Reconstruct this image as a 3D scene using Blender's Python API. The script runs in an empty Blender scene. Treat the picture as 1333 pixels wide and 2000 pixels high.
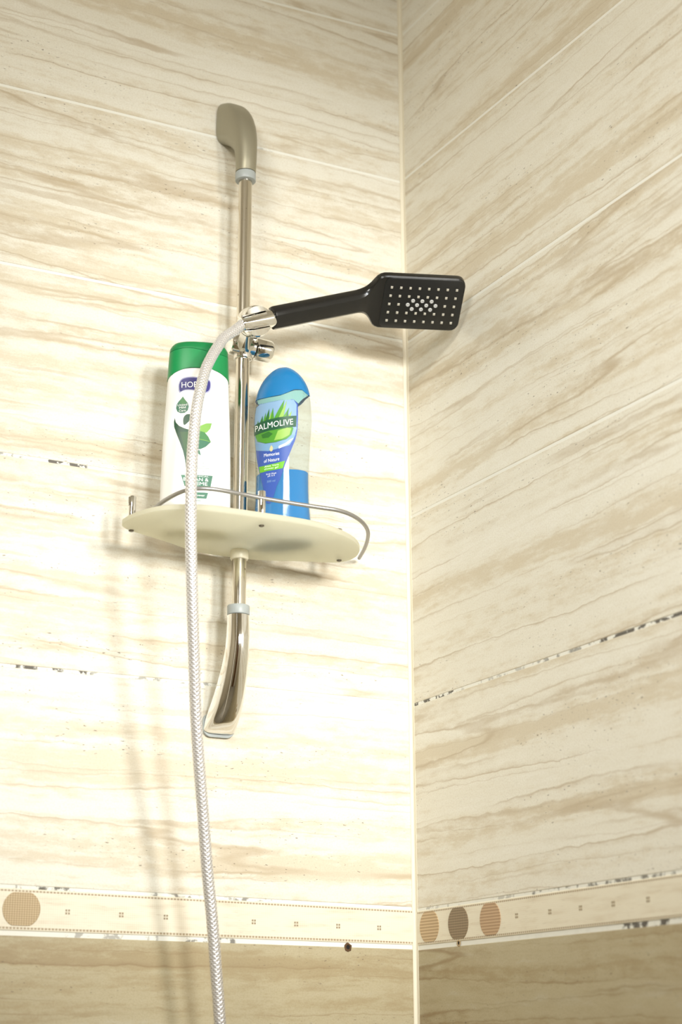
import bpy, bmesh, math, random
import numpy as np
from mathutils import Vector, Matrix
random.seed(4)
scene = bpy.context.scene
COL = scene.collection
ZO = 1.65            # height of the drawing datum (the tile joint below the rail) above the floor
V = Vector

# ------------------------------------------------------------------ camera
_y, _p, _r = 0.493230, 0.312141, -0.003577
FW = V((math.sin(_y)*math.cos(_p), math.cos(_y)*math.cos(_p), math.sin(_p)))
_rt = V((math.cos(_y), -math.sin(_y), 0)); _up = _rt.cross(FW)
RT = math.cos(_r)*_rt + math.sin(_r)*_up
UP = math.cos(_r)*_up - math.sin(_r)*_rt
cam_d = bpy.data.cameras.new('camera'); cam = bpy.data.objects.new('camera', cam_d); COL.objects.link(cam)
cam.matrix_world = Matrix(((RT.x, UP.x, -FW.x, -1.05379), (RT.y, UP.y, -FW.y, -1.76871), (RT.z, UP.z, -FW.z, -0.40114+ZO), (0, 0, 0, 1)))
cam_d.sensor_fit = 'VERTICAL'; cam_d.sensor_height = 36; cam_d.sensor_width = 24
cam_d.lens = 3155.77*36/2000
cam_d.clip_start = 0.02
cam_d.dof.use_dof = True; cam_d.dof.focus_distance = 1.98; cam_d.dof.aperture_fstop = 4.0
scene.camera = cam

# ------------------------------------------------------------------ world, lights, exposure
world = bpy.data.worlds.new('world'); scene.world = world; world.use_nodes = True
world.node_tree.nodes['Background'].inputs[0].default_value = (1, .95, .85, 1)
world.node_tree.nodes['Background'].inputs[1].default_value = 0.3
def area(name, loc, target, size, power, color):
    d = bpy.data.lights.new(name, 'AREA'); d.shape = 'DISK'; d.size = size; d.energy = power; d.color = color
    o = bpy.data.objects.new(name, d); COL.objects.link(o); o.location = loc
    o.rotation_euler = (V(target)-V(loc)).to_track_quat('-Z', 'Y').to_euler()
    return o
def spot(name, loc, target, radius, power, color, cone, blend=1.):
    d = bpy.data.lights.new(name, 'SPOT'); d.shadow_soft_size = radius; d.energy = power; d.color = color
    d.spot_size = math.radians(cone); d.spot_blend = blend
    o = bpy.data.objects.new(name, d); COL.objects.link(o); o.location = loc
    o.rotation_euler = (V(target)-V(loc)).to_track_quat('-Z', 'Y').to_euler()
    return o
spot('warm_lamp', (-.16, -2.55, 1.99), (-.09, 0, 1.78), .17, 245, (1, .965, .90), 36)
spot('cool_lamp', (-.70, -2.5, 1.99), (-.10, 0, 1.76), .17, 205, (.93, .98, 1.0), 42)
area('ceiling_fill', (-1.45, -1.5, 2.70), (-.2, -.5, 1.3), .7, 52, (1, .98, .91))  # unseen fill, added to lift the right wall and soften the shadows
scene.view_settings.view_transform = 'Standard'
scene.view_settings.look = 'None'
scene.view_settings.gamma = 1
scene.view_settings.use_curve_mapping = False
scene.view_settings.exposure = -0.43

# ------------------------------------------------------------------ material helpers
def srgb(r, g, b):
    f = lambda c: (c/255/12.92) if c/255 <= .04045 else ((c/255+.055)/1.055)**2.4
    return (f(r), f(g), f(b), 1)
class NT:
    def __init__(s, name):
        s.m = bpy.data.materials.new(name); s.m.use_nodes = True
        s.t = s.m.node_tree; s.bsdf = s.t.nodes['Principled BSDF']; s.out = s.t.nodes['Material Output']
    def n(s, typ, **kw):
        nd = s.t.nodes.new(typ)
        for k, v in kw.items(): setattr(nd, k, v)
        return nd
    def link(s, a, b): s.t.links.new(a, b)
    def val(s, sock, v):
        if hasattr(v, 'is_output') or isinstance(v, bpy.types.NodeSocket): s.link(v, sock)
        else: sock.default_value = v
    def math(s, op, a, b=None, c=None):
        nd = s.n('ShaderNodeMath', operation=op)
        s.val(nd.inputs[0], a)
        if b is not None: s.val(nd.inputs[1], b)
        if c is not None: s.val(nd.inputs[2], c)
        return nd.outputs[0]
    def mix(s, fac, a, b):
        nd = s.n('ShaderNodeMix', data_type='RGBA')
        s.val(nd.inputs[0], fac); s.val(nd.inputs[6], a); s.val(nd.inputs[7], b)
        return nd.outputs[2]
    def ramp(s, fac, lo, hi, a=0., b=1.):
        nd = s.n('ShaderNodeMapRange'); nd.interpolation_type = 'SMOOTHSTEP'
        s.val(nd.inputs[0], fac); nd.inputs[1].default_value = lo; nd.inputs[2].default_value = hi
        nd.inputs[3].default_value = a; nd.inputs[4].default_value = b
        return nd.outputs[0]
    def noise(s, vec, scale, detail=3, rough=.5):
        nd = s.n('ShaderNodeTexNoise'); nd.inputs['Scale'].default_value = scale
        nd.inputs['Detail'].default_value = detail; nd.inputs['Roughness'].default_value = rough
        s.link(vec, nd.inputs['Vector']); return nd.outputs['Fac']
    def vec(s, x, y, z=0.):
        nd = s.n('ShaderNodeCombineXYZ'); s.val(nd.inputs[0], x); s.val(nd.inputs[1], y); s.val(nd.inputs[2], z); return nd.outputs[0]
    def uv(s):
        u = s.n('ShaderNodeUVMap'); u.uv_map = 'UVMap'; x = s.n('ShaderNodeSeparateXYZ'); s.link(u.outputs[0], x.inputs[0])
        return x.outputs[0], x.outputs[1]
    def bump(s, h, strength, dist):
        b = s.n('ShaderNodeBump'); b.inputs['Strength'].default_value = strength; b.inputs['Distance'].default_value = dist
        s.link(h, b.inputs['Height']); s.link(b.outputs[0], s.bsdf.inputs['Normal'])
    def set(s, **kw):
        for k, v in kw.items(): s.val(s.bsdf.inputs[k.replace('_', ' ')], v)
        return s
def plain(name, col, rough=.4, metal=0., **kw):
    t = NT(name); t.set(Base_Color=col, Roughness=rough, Metallic=metal, **kw); return t.m

def travertine(name, light, mid, vein, pale):
    t = NT(name); u, v = t.uv()
    w1 = t.noise(t.vec(t.math('MULTIPLY', u, 4.), t.math('MULTIPLY', v, 9.)), 1., 3)
    w2 = t.noise(t.vec(t.math('MULTIPLY', u, 38.), t.math('MULTIPLY', v, 60.)), 1., 2)
    vv = t.math('ADD', v, t.math('MULTIPLY', t.math('SUBTRACT', w1, .5), .02))
    vv = t.math('ADD', vv, t.math('MULTIPLY', t.math('SUBTRACT', w2, .5), .007))
    band = t.noise(t.vec(t.math('MULTIPLY', u, .9), t.math('MULTIPLY', vv, 26.)), 1., 4, .55)
    fine = t.noise(t.vec(t.math('MULTIPLY', u, 9.), t.math('MULTIPLY', vv, 150.)), 1., 4, .6)
    cloud = t.noise(t.vec(t.math('MULTIPLY', u, 26.), t.math('MULTIPLY', v, 75.)), 1., 7, .72)
    grain = t.noise(t.vec(t.math('MULTIPLY', u, 420.), t.math('MULTIPLY', v, 520.)), 1., 3, .6)
    f = t.math('ADD', band, t.math('MULTIPLY', t.math('SUBTRACT', fine, .5), .30))
    f = t.math('ADD', f, t.math('MULTIPLY', t.math('SUBTRACT', cloud, .5), .62))
    c = t.mix(t.ramp(f, .42, .66), light, mid)
    c = t.mix(t.ramp(f, .42, .26), c, pale)
    # thin wandering veins: the level lines of a stretched noise
    for sc, th, st, off in ((15., .012, .6, 3.1), (27., .014, .38, 11.7)):
        r = t.noise(t.vec(t.math('ADD', t.math('MULTIPLY', u, .7), off), t.math('MULTIPLY', vv, sc)), 1., 2, .45)
        d = t.math('ABSOLUTE', t.math('SUBTRACT', r, .52))
        k = t.ramp(d, th, th*.15)
        brk = t.ramp(t.noise(t.vec(t.math('MULTIPLY', u, 4.), t.math('MULTIPLY', v, 14.), off), 1., 2), .36, .58)
        side = t.ramp(t.math('SUBTRACT', r, .52), .055, 0.)      # soft brown bank along one side of the vein
        side = t.math('MULTIPLY', t.math('MULTIPLY', side, t.ramp(cloud, .30, .62)), t.ramp(t.math('SUBTRACT', r, .52), -.004, .002))
        c = t.mix(t.math('MULTIPLY', t.math('MULTIPLY', side, brk), st*.7), c, vein)
        c = t.mix(t.math('MULTIPLY', t.math('MULTIPLY', k, brk), st), c, vein)
    c = t.mix(t.ramp(grain, .40, .70, 0, .20), c, vein)
    # dark pinholes, drawn out along the bedding
    pit = t.noise(t.vec(t.math('MULTIPLY', u, 150.), t.math('MULTIPLY', v, 420.)), 1., 2, .5)
    pz = t.noise(t.vec(t.math('MULTIPLY', u, 3.), t.math('MULTIPLY', vv, 24.), 5.), 1., 2)
    pm = t.math('MULTIPLY', t.ramp(pit, .655, .72), t.ramp(pz, .48, .60))
    c = t.mix(t.math('MULTIPLY', pm, .75), c, (.16, .12, .085, 1))
    t.set(Base_Color=c, Roughness=t.ramp(cloud, .3, .8, .30, .42))
    t.bsdf.inputs['Specular IOR Level'].default_value = .35
    t.bump(t.math('SUBTRACT', t.math('MULTIPLY', fine, .3), pm), .25, .0006)
    return t.m
M = {}
M['tile'] = travertine('travertine_cream', (.765, .735, .64, 1), (.645, .575, .445, 1), (.47, .375, .25, 1), (.79, .765, .68, 1))
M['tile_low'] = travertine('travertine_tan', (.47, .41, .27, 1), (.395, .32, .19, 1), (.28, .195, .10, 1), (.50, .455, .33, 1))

t = NT('grout'); a = t.n('ShaderNodeAttribute'); a.attribute_name = 'mould'
tc = t.n('ShaderNodeTexCoord')
sp = t.noise(tc.outputs['Object'], 70., 4, .6)
k = t.ramp(t.math('MULTIPLY', a.outputs['Fac'], t.ramp(sp, .40, .60)), .25, .65)
t.set(Base_Color=t.mix(t.math('MULTIPLY', k, .92), (.81, .80, .73, 1), (.075, .062, .048, 1)), Roughness=.8)
M['grout'] = t.m
M['wall_core'] = plain('wall_plaster', (.72, .66, .54, 1), .8)
M['paint'] = plain('ceiling_paint', (.82, .79, .72, 1), .8)
M['silicone'] = plain('corner_filler', (.74, .68, .54, 1), .5)

t = NT('floor_tiles'); tc = t.n('ShaderNodeTexCoord'); b = t.n('ShaderNodeTexBrick')
b.inputs['Scale'].default_value = 3.3; b.offset = 0; b.inputs['Mortar Size'].default_value = .008
b.inputs['Color1'].default_value = (.36, .33, .27, 1); b.inputs['Color2'].default_value = (.40, .36, .29, 1); b.inputs['Mortar'].default_value = (.6, .56, .48, 1)
t.link(tc.outputs['Object'], b.inputs['Vector']); t.set(Base_Color=b.outputs[0], Roughness=.35); M['floor'] = t.m

# border tile: woven print, a row of dashes near each edge
t = NT('border_print'); u, v = t.uv()
lin = lambda s, per, lo: t.ramp(t.math('ABSOLUTE', t.math('SUBTRACT', t.math('FRACT', t.math('DIVIDE', s, per)), .5)), lo, .5)
g = t.math('MAXIMUM', lin(u, .0026, .34), lin(v, .0022, .34))
stain = t.noise(t.vec(t.math('MULTIPLY', u, 14.), t.math('MULTIPLY', v, 90.)), 1., 4, .6)
c = t.mix(t.ramp(stain, .45, .75), (.765, .705, .56, 1), (.65, .56, .41, 1))
c = t.mix(t.math('MULTIPLY', g, .30), c, (.90, .86, .78, 1))
streak = t.noise(t.vec(t.math('MULTIPLY', u, 60.), t.math('MULTIPLY', v, 700.)), 1., 2, .5)
c = t.mix(t.ramp(streak, .64, .74, 0, .35), c, (.42, .34, .25, 1))
def row(v0, v1):
    return t.math('MULTIPLY', t.ramp(v, v0-.0003, v0+.0003), t.ramp(v, v1+.0003, v1-.0003))
rows = t.math('MAXIMUM', row(.0014, .0033), row(.0378, .0397))
dash = t.ramp(t.math('ABSOLUTE', t.math('SUBTRACT', t.math('FRACT', t.math('DIVIDE', u, .0040)), .5)), .34, .24)
c = t.mix(t.math('MULTIPLY', rows, t.math('ADD', .25, t.math('MULTIPLY', dash, .6))), c, (.30, .205, .10, 1))
t.set(Base_Color=c, Roughness=.45); M['border'] = t.m
def weave(name, ca, cb, pu, pv, wu, wv):
    t = NT(name); u, v = t.uv()
    f = lambda s, p: t.ramp(t.math('SINE', t.math('MULTIPLY', s, 2*math.pi/p)), -.4, .7)
    k = t.math('ADD', t.math('MULTIPLY', f(u, pu), wu), t.math('MULTIPLY', f(v, pv), wv))
    t.set(Base_Color=t.mix(k, ca, cb), Roughness=.5); return t.m
M['disc_weave'] = weave('disc_tan_weave', (.35, .245, .125, 1), (.57, .445, .27, 1), .0028, .0024, .5, .5)
M['disc_stripe'] = weave('disc_tan_stripes', (.40, .27, .14, 1), (.62, .46, .27, 1), .0028, .0036, .08, .92)
M['disc_dark'] = weave('disc_brown_weave', (.155, .105, .055, 1), (.33, .24, .14, 1), .0026, .0030, .5, .5)
M['disc_pink'] = weave('disc_rosy_stripes', (.37, .23, .125, 1), (.56, .39, .235, 1), .0028, .0034, .1, .9)
M['motif'] = plain('motif_brown', (.33, .26, .165, 1), .5)
M['rust'] = plain('rusty_brown', (.10, .05, .018, 1), .8)
M['hole'] = plain('hole_dark', (.012, .009, .007, 1), .9)

M['chrome'] = plain('chrome', (.80, .79, .76, 1), .05, 1.)
M['chrome_dull'] = plain('limescaled_chrome', (.36, .335, .25, 1), .42, .6)
t = NT('bar_steel'); tc = t.n('ShaderNodeTexCoord'); n1 = t.noise(tc.outputs['Object'], 130., 2)
t.set(Base_Color=t.mix(t.ramp(n1, .70, .74), (.72, .68, .60, 1), (.20, .15, .10, 1)), Metallic=1., Roughness=.14); M['steel'] = t.m
M['plastic_grey'] = plain('grey_plastic', (.36, .39, .385, 1), .4)
M['cream_plastic'] = plain('cream_plastic', (.80, .75, .58, 1), .35)
M['rail_wire'] = plain('rail_wire', (.36, .35, .34, 1), .38, .7)
t = NT('braided_steel'); at_ = t.n('ShaderNodeAttribute'); at_.attribute_name = 'gap'      # shade between the strands painted in as dark gaps, tinted like the liner
t.set(Base_Color=t.mix(at_.outputs['Fac'], (.90, .895, .89, 1), (.24, .205, .19, 1)), Metallic=t.math('SUBTRACT', .7, t.math('MULTIPLY', at_.outputs['Fac'], .7)), Roughness=.28); M['braid'] = t.m
M['black'] = plain('black_abs', (.0075, .0075, .0072, 1), .22)
M['black_face'] = plain('black_face', (.010, .010, .0095, 1), .38)
M['silicone_nozzle'] = plain('nozzle_rubber', (.46, .43, .36, 1), .5)
M['ring_nozzle'] = plain('nozzle_round', (.50, .50, .49, 1), .45)
M['screw'] = plain('screw_dark', (.16, .14, .11, 1), .35, .9)
t = NT('frosted_acrylic'); t.set(Base_Color=(.90, .885, .76, 1), Roughness=.5)
t.bsdf.inputs['Transmission Weight'].default_value = .45; t.bsdf.inputs['IOR'].default_value = 1.25
tl = t.n('ShaderNodeBsdfTranslucent'); tl.inputs[0].default_value = (.92, .905, .78, 1)
mx = t.n('ShaderNodeMixShader'); mx.inputs[0].default_value = .5; t.link(t.bsdf.outputs[0], mx.inputs[1]); t.link(tl.outputs[0], mx.inputs[2]); t.link(mx.outputs[0], t.out.inputs[0])
M['frost'] = t.m
# shampoo
M['white_hdpe'] = plain('white_plastic', (.86, .86, .84, 1), .32)
M['green_cap'] = plain('green_plastic', (.004, .225, .062, 1), .35)
M['green_lid'] = plain('green_lid_plastic', (.005, .185, .052, 1), .35)
def ink(name, r, g, b):
    k = 1. if name == 'white' else .72
    c = srgb(r, g, b); return plain('ink_'+name, (c[0]*k, c[1]*k, c[2]*k, 1), .4)
M['navy'] = ink('navy', 45, 38, 130); M['lilac'] = ink('lilac', 178, 178, 215); M['ink_white'] = ink('white', 245, 247, 245)
M['dgreen'] = ink('dark_green', 28, 84, 52); M['mgreen'] = ink('mid_green', 70, 140, 75); M['lgreen'] = ink('light_green', 140, 195, 85)
M['fgreen'] = ink('forest', 52, 100, 50); M['tgreen'] = ink('teal_green', 60, 125, 95); M['ink_grey'] = ink('grey', 170, 185, 178)
# shower gel
M['gel_cap'] = plain('blue_cap', (.014, .20, .48, 1), .25); M['gel_cap'].node_tree.nodes['Principled BSDF'].inputs['Transmission Weight'].default_value = .15
t = NT('clear_plastic'); tr = t.n('ShaderNodeBsdfTransparent'); tr.inputs[0].default_value = (.82, .86, .85, 1)
gl = t.n('ShaderNodeBsdfGlossy'); gl.inputs['Roughness'].default_value = .06
df = t.n('ShaderNodeBsdfDiffuse'); df.inputs[0].default_value = (.80, .83, .80, 1)
fr = t.n('ShaderNodeFresnel'); fr.inputs[0].default_value = 1.45
m1 = t.n('ShaderNodeMixShader'); m1.inputs[0].default_value = .05; t.link(tr.outputs[0], m1.inputs[1]); t.link(df.outputs[0], m1.inputs[2])
m2 = t.n('ShaderNodeMixShader'); ge_ = t.n('ShaderNodeNewGeometry'); t.link(t.math('MULTIPLY', fr.outputs[0], t.math('SUBTRACT', 1., ge_.outputs['Backfacing'])), m2.inputs[0]); t.link(m1.outputs[0], m2.inputs[1]); t.link(gl.outputs[0], m2.inputs[2])
t.link(m2.outputs[0], t.out.inputs[0]); M['clear'] = t.m
t = NT('blue_gel'); t.set(Base_Color=(0, .235, .62, 1), Roughness=.12); t.bsdf.inputs['Transmission Weight'].default_value = .12; t.bsdf.inputs['IOR'].default_value = 1.2; M['gel'] = t.m
M['sky'] = ink('sky', 150, 188, 226); M['water'] = ink('water', 135, 180, 222); M['royal'] = ink('royal', 62, 98, 190); M['film'] = ink('aqua_film', 145, 195, 190)
M['ribbon'] = ink('ribbon', 24, 92, 58); M['lime'] = ink('lime', 122, 206, 40); M['aloe'] = ink('aloe', 86, 165, 48); M['aloe_l'] = ink('aloe_light', 165, 212, 96); M['aloe_d'] = ink('aloe_dark', 48, 122, 40); M['drop'] = ink('drop', 225, 220, 170)
M['wood'] = plain('door_wood', (.16, .075, .03, 1), .4)

# ------------------------------------------------------------------ object helpers
def link(o, parent):
    COL.objects.link(o)
    if parent is not None: o.parent = parent
    return o
def origin(parent):
    p = parent; off = V((0, 0, 0))
    while p is not None: off += p.location; p = p.parent
    return off
def mesh(name, verts, faces, mat, parent=None, smooth=True, angle=40, uvs=None, loc=None):
    """verts in drawing coordinates (z measured from the datum)."""
    me = bpy.data.meshes.new(name)
    off = V((0, 0, ZO)) - origin(parent)
    if loc is not None: off -= V(loc)
    me.from_pydata([tuple(V(v)+off) for v in verts], [], faces)
    if uvs is not None:
        l = me.uv_layers.new(name='UVMap')
        for lp in me.loops: l.data[lp.index].uv = uvs[lp.vertex_index]
    bm = bmesh.new(); bm.from_mesh(me); bmesh.ops.recalc_face_normals(bm, faces=bm.faces); bm.to_mesh(me); bm.free()
    if smooth:
        for p in me.polygons: p.use_smooth = True
        me.set_sharp_from_angle(angle=math.radians(angle))
    me.materials.append(mat)
    o = bpy.data.objects.new(name, me)
    if loc is not None: o.location = loc
    return link(o, parent)
def thing(name, label, cat, loc):
    o = bpy.data.objects.new(name, None); COL.objects.link(o); o.empty_display_size = .05
    o.location = V(loc)+V((0, 0, ZO)); o['label'] = label; o['category'] = cat; return o
class G:
    """collects verts/faces for one mesh"""
    def __init__(s): s.v = []; s.f = []
    def add(s, v, f):
        b = len(s.v); s.v += [tuple(x) for x in v]; s.f += [tuple(i+b for i in q) for q in f]; return s
    def loft(s, rings, cap0=True, cap1=True, closed=True):
        n = len(rings[0]); v = [p for r in rings for p in r]; f = []
        for i in range(len(rings)-1):
            for j in range(n if closed else n-1):
                k = (j+1) % n; f.append((i*n+j, i*n+k, (i+1)*n+k, (i+1)*n+j))
        if cap0: f.append(tuple(range(n))[::-1])
        if cap1: f.append(tuple((len(rings)-1)*n+j for j in range(n)))
        return s.add(v, f)
    def tube(s, pts, r, n=20, cap=True):
        pts = [V(p) for p in pts]; rings = []; prev = None
        for i, p in enumerate(pts):
            d = (pts[min(i+1, len(pts)-1)]-pts[max(i-1, 0)]).normalized()
            if prev is None: a = d.orthogonal().normalized()
            else: a = (prev-d*prev.dot(d)).normalized()
            prev = a; b = d.cross(a); rr = r[i] if isinstance(r, (list, tuple)) else r
            rings.append([p+rr*(math.cos(q)*a+math.sin(q)*b) for q in (2*math.pi*j/n for j in range(n))])
        return s.loft(rings, cap, cap)
    def box(s, lo, hi):
        x0, y0, z0 = lo; x1, y1, z1 = hi
        v = [(x, y, z) for z in (z0, z1) for y in (y0, y1) for x in (x0, x1)]
        return s.add(v, [(0, 1, 3, 2), (4, 6, 7, 5), (0, 4, 5, 1), (2, 3, 7, 6), (0, 2, 6, 4), (1, 5, 7, 3)])
    def out(s, name, mat, parent=None, **kw): return mesh(name, s.v, s.f, mat, parent, **kw)
def bevcyl(g, p0, p1, r, bev=.0008, n=32):
    """cylinder with rounded rims"""
    p0 = V(p0); p1 = V(p1); d = (p1-p0).normalized()
    return g.tube([p0, p0+d*bev*.3, p0+d*bev, p1-d*bev, p1-d*bev*.3, p1], [r-bev, r-bev*.3, r, r, r-bev*.3, r-bev], n)
def catmull(pts, n):
    pts = [V(p) for p in pts]; P = [2*pts[0]-pts[1]]+pts+[2*pts[-1]-pts[-2]]; out = []
    for i in range(1, len(P)-2):
        for k in range(n):
            t = k/n; a, b, c, d = P[i-1:i+3]
            out.append(.5*((2*b)+(c-a)*t+(2*a-5*b+4*c-d)*t*t+(3*b-a-3*c+d)*t**3))
    out.append(pts[-1]); return out

# ------------------------------------------------------------------ room shell
XL, YF, CE = -2.2, -2.7, 2.72-ZO
def struct(o): o['kind'] = 'structure'; return o
def slab(name, lo, hi, mat):
    return struct(G().box(lo, hi).out(name, mat, smooth=False))
wall_back = slab('wall_back', (XL-.1, .006, -ZO), (.1, .12, CE), M['wall_core'])
wall_right = slab('wall_right', (.006, YF-.1, -ZO), (.12, .006, CE), M['wall_core'])
slab('wall_left', (XL-.12, YF, -ZO), (XL, .006, CE), M['wall_core'])
slab('wall_front', (XL-.12, YF-.12, -ZO), (.006, YF, CE), M['wall_core'])
floor = slab('floor', (XL-.12, YF-.12, -ZO-.1), (.12, .12, -ZO), M['floor'])
slab('ceiling', (XL-.12, YF-.12, CE), (.12, .12, CE+.1), M['paint'])

JW = .0017      # half a joint
# joint heights: (at the corner, 0.6 m out from the corner); rows are as uneven as they were laid
JL = [('A+', 1.0019, .9680), ('A', .7577, .7418), ('B', .5100, .4965), ('C', .2546, .2513), ('D', .0028, -.0017), ('E', -.2545, -.2452), ('F', -.2990, -.2935)]
JR = [('A+', 1.0011, .9780), ('A', .7622, .7414), ('B', .5074, .4994), ('C', .2538, .2472), ('D', .0004, .0022), ('E', -.2562, -.2511), ('F', -.3000, -.2955)]
for k, z in enumerate((-.55, -.80, -1.05, -1.30, -1.55)):
    JL.append((k, z, z)); JR.append((k, z, z))
COLW = .95
def wallpt(side, u, z, d):      # u: distance from the corner, d: out of the wall
    return (-u, -d, z) if side == 'L' else (-d, -u, z)
def jz(j, u):
    u = min(u, COLW); return j[1]+(j[2]-j[1])*u/.6
def build_wall(side, root, J):
    top = ('top', CE, CE); bot = ('bot', -ZO, -ZO)
    rows = [top]+J+[bot]
    cols = [(.004, COLW-JW), (COLW+JW, 2*COLW-JW)] + ([(2*COLW+JW, 2.2)] if side == 'L' else [(2*COLW+JW, 2.7)])
    for ri in range(len(rows)-1):
        a, b = rows[ri], rows[ri+1]
        border = a[0] == 'E'
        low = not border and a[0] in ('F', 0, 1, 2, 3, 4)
        for ci, (u0, u1) in enumerate(cols):
            wt = JW; wb = JW
            if b[0] == 'F': wb = .001
            if a[0] == 'F': wt = .004      # wide white joint under the border
            zt0, zt1, zb0, zb1 = jz(a, u0)-wt, jz(a, u1)-wt, jz(b, u0)+wb, jz(b, u1)+wb
            e = .0008; dep = .0006 if border else 0.; du = random.uniform(0, 40); dv = random.uniform(0, 9)
            if border: du = dv = 0
            vs = []; uv = []
            for d, k in ((-.005, 0), (dep-.0007, 0), (dep, e)):
                for (u, z) in ((u0+k, zb0+k), (u1-k, zb1+k), (u1-k, zt1-k), (u0+k, zt0-k)):
                    vs.append(wallpt(side, u, z, d))
                    if border:
                        f = (u-u0)/(u1-u0); zb = zb0+(zb1-zb0)*f; zt = zt0+(zt1-zt0)*f
                        uv.append((u, (z-zb)/(zt-zb)*.0412))
                    else: uv.append((u+du, z+dv))
            fs = [(8, 9, 10, 11)]+[(r*4+i, r*4+(i+1) % 4, (r+1)*4+(i+1) % 4, (r+1)*4+i) for r in (0, 1) for i in range(4)]
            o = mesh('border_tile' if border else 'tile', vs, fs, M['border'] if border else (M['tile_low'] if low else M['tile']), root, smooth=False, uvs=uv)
            if border and ci == 0: deco(side, o)
    # grout: one strip per joint, a little below the tile faces
    for j in J:
        wide = j[0] == 'F'
        h0, h1 = (-.005, .0012) if wide else (-JW-.0004, JW+.0004)
        n = 240; vs = []; m = []; L = cols[-1][1]
        for i in range(n+1):
            u = L*(i/n)**1.6; z = jz(j, u)
            d = -.0004 if wide else -.0006
            vs += [wallpt(side, u, z+h0, d), wallpt(side, u, z+h1, d)]
            mm = 0.
            for (a0, a1, s) in MOULD.get((side, j[0]), []):
                if a0 <= u <= a1: mm = max(mm, s)
            m += [mm, mm]
        fs = [(2*i, 2*i+2, 2*i+3, 2*i+1) for i in range(n)]
        o = mesh('grout_joint', vs, fs, M['grout'], root, smooth=False)
        at = o.data.attributes.new('mould', 'FLOAT', 'POINT'); at.data.foreach_set('value', m)
    for c in cols[:-1]:
        u = c[1]+JW; vs = [wallpt(side, u-.002, -ZO, -.001), wallpt(side, u+.002, -ZO, -.001), wallpt(side, u+.002, CE, -.001), wallpt(side, u-.002, CE, -.001)]
        mesh('grout_joint', vs, [(0, 1, 2, 3)], M['grout'], root, smooth=False)
MOULD = {('L', 'C'): [(.45, .505, 1.), (.505, .60, .5), (.30, .45, .35)], ('L', 'D'): [(.44, .62, .66), (.28, .44, .48), (.0, .28, .38)],
         ('L', 'E'): [(.44, .60, .62), (.29, .36, .52), (.18, .26, .52), (.0, .18, .3)], ('L', 'F'): [(.34, .45, .46), (.24, .31, .55)],
         ('R', 'D'): [(.0, .11, .9), (.11, .28, .42), (.28, .40, .5), (.40, .72, 1.)], ('R', 'E'): [(.02, .25, .42), (.25, .7, .55)], ('R', 'F'): [(.40, .47, .75), (.47, .70, .95), (.2, .4, .3)],
         ('L', 'A'): [(.20, .26, .4)]}
def disc(side, u, z, r, rz, mat, parent, d=.0009):
    n = 40; vs = []; uv = []
    for dd, k in ((.0003, 1.), (d, 1.), (d+.0003, .97)):
        for i in range(n):
            q = 2*math.pi*i/n; cu, cz = math.cos(q)*r*k, math.sin(q)*rz*k
            cz = max(-.0178, min(.0178, cz))
            vs.append(wallpt(side, u+cu, z+cz, dd)); uv.append((cu, cz))
    fs = [tuple(range(2*n, 3*n))]+[(a*n+i, a*n+(i+1) % n, (a+1)*n+(i+1) % n, (a+1)*n+i) for a in (0, 1) for i in range(n)]
    return mesh('mosaic_disc', vs, fs, mat, parent, smooth=False, uvs=uv)
def deco(side, tile):
    if side == 'L':
        mots = [(.4503, -.2715), (.387, -.2728), (.333, -.2738), (.2776, -.275), (.2219, -.276), (.1662, -.277), (.1096, -.278), (.0529, -.2785)]
        ds = [(.503, -.2702, .0215, .0205, 'disc_weave'), (.570, -.2695, .0215, .0205, 'disc_dark'), (.637, -.269, .0215, .0205, 'disc_weave')]
    else:
        mots = [(.2222, -.2761), (.2863, -.2758), (.3422, -.2755), (.3987, -.275), (.4555, -.2746), (.512, -.2742), (.568, -.2738)]
        ds = [(.0330, -.2776, .0225, .0205, 'disc_stripe'), (.0990, -.2774, .0225, .0205, 'disc_dark'), (.1680, -.2768, .0218, .0205, 'disc_pink')]
    for u, z, r, rz, m in ds: disc(side, u, z, r, rz, M[m], tile)
    for u, z in mots:
        g = G()
        for du in (-.0029, .0002):
            for dz in (-.0030, .0002):
                a = wallpt(side, u+du, z+dz, .0003); b = wallpt(side, u+du+.0021, z+dz+.0022, .00085)
                g.box(tuple(min(p, q) for p, q in zip(a, b)), tuple(max(p, q) for p, q in zip(a, b)))
        g.out('dot_motif', M['motif'], tile, smooth=False)
build_wall('L', wall_back, JL)
build_wall('R', wall_right, JR)
# pale filler down the corner
g = G()
# concave cove: from the back wall to the right wall
rings = []
for z in np.linspace(-ZO, CE, 40):
    R = .0048; rings.append([(.002, .002, z), (-R, .002, z)]+[(-R*(1-math.sin(q))**1.6-.0006, -R*(1-math.cos(q))**1.6-.0006, z) for q in np.linspace(0, math.pi/2, 8)]+[(.002, -R, z)])
struct(g.loft(rings).out('trim_corner', M['silicone']))
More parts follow.
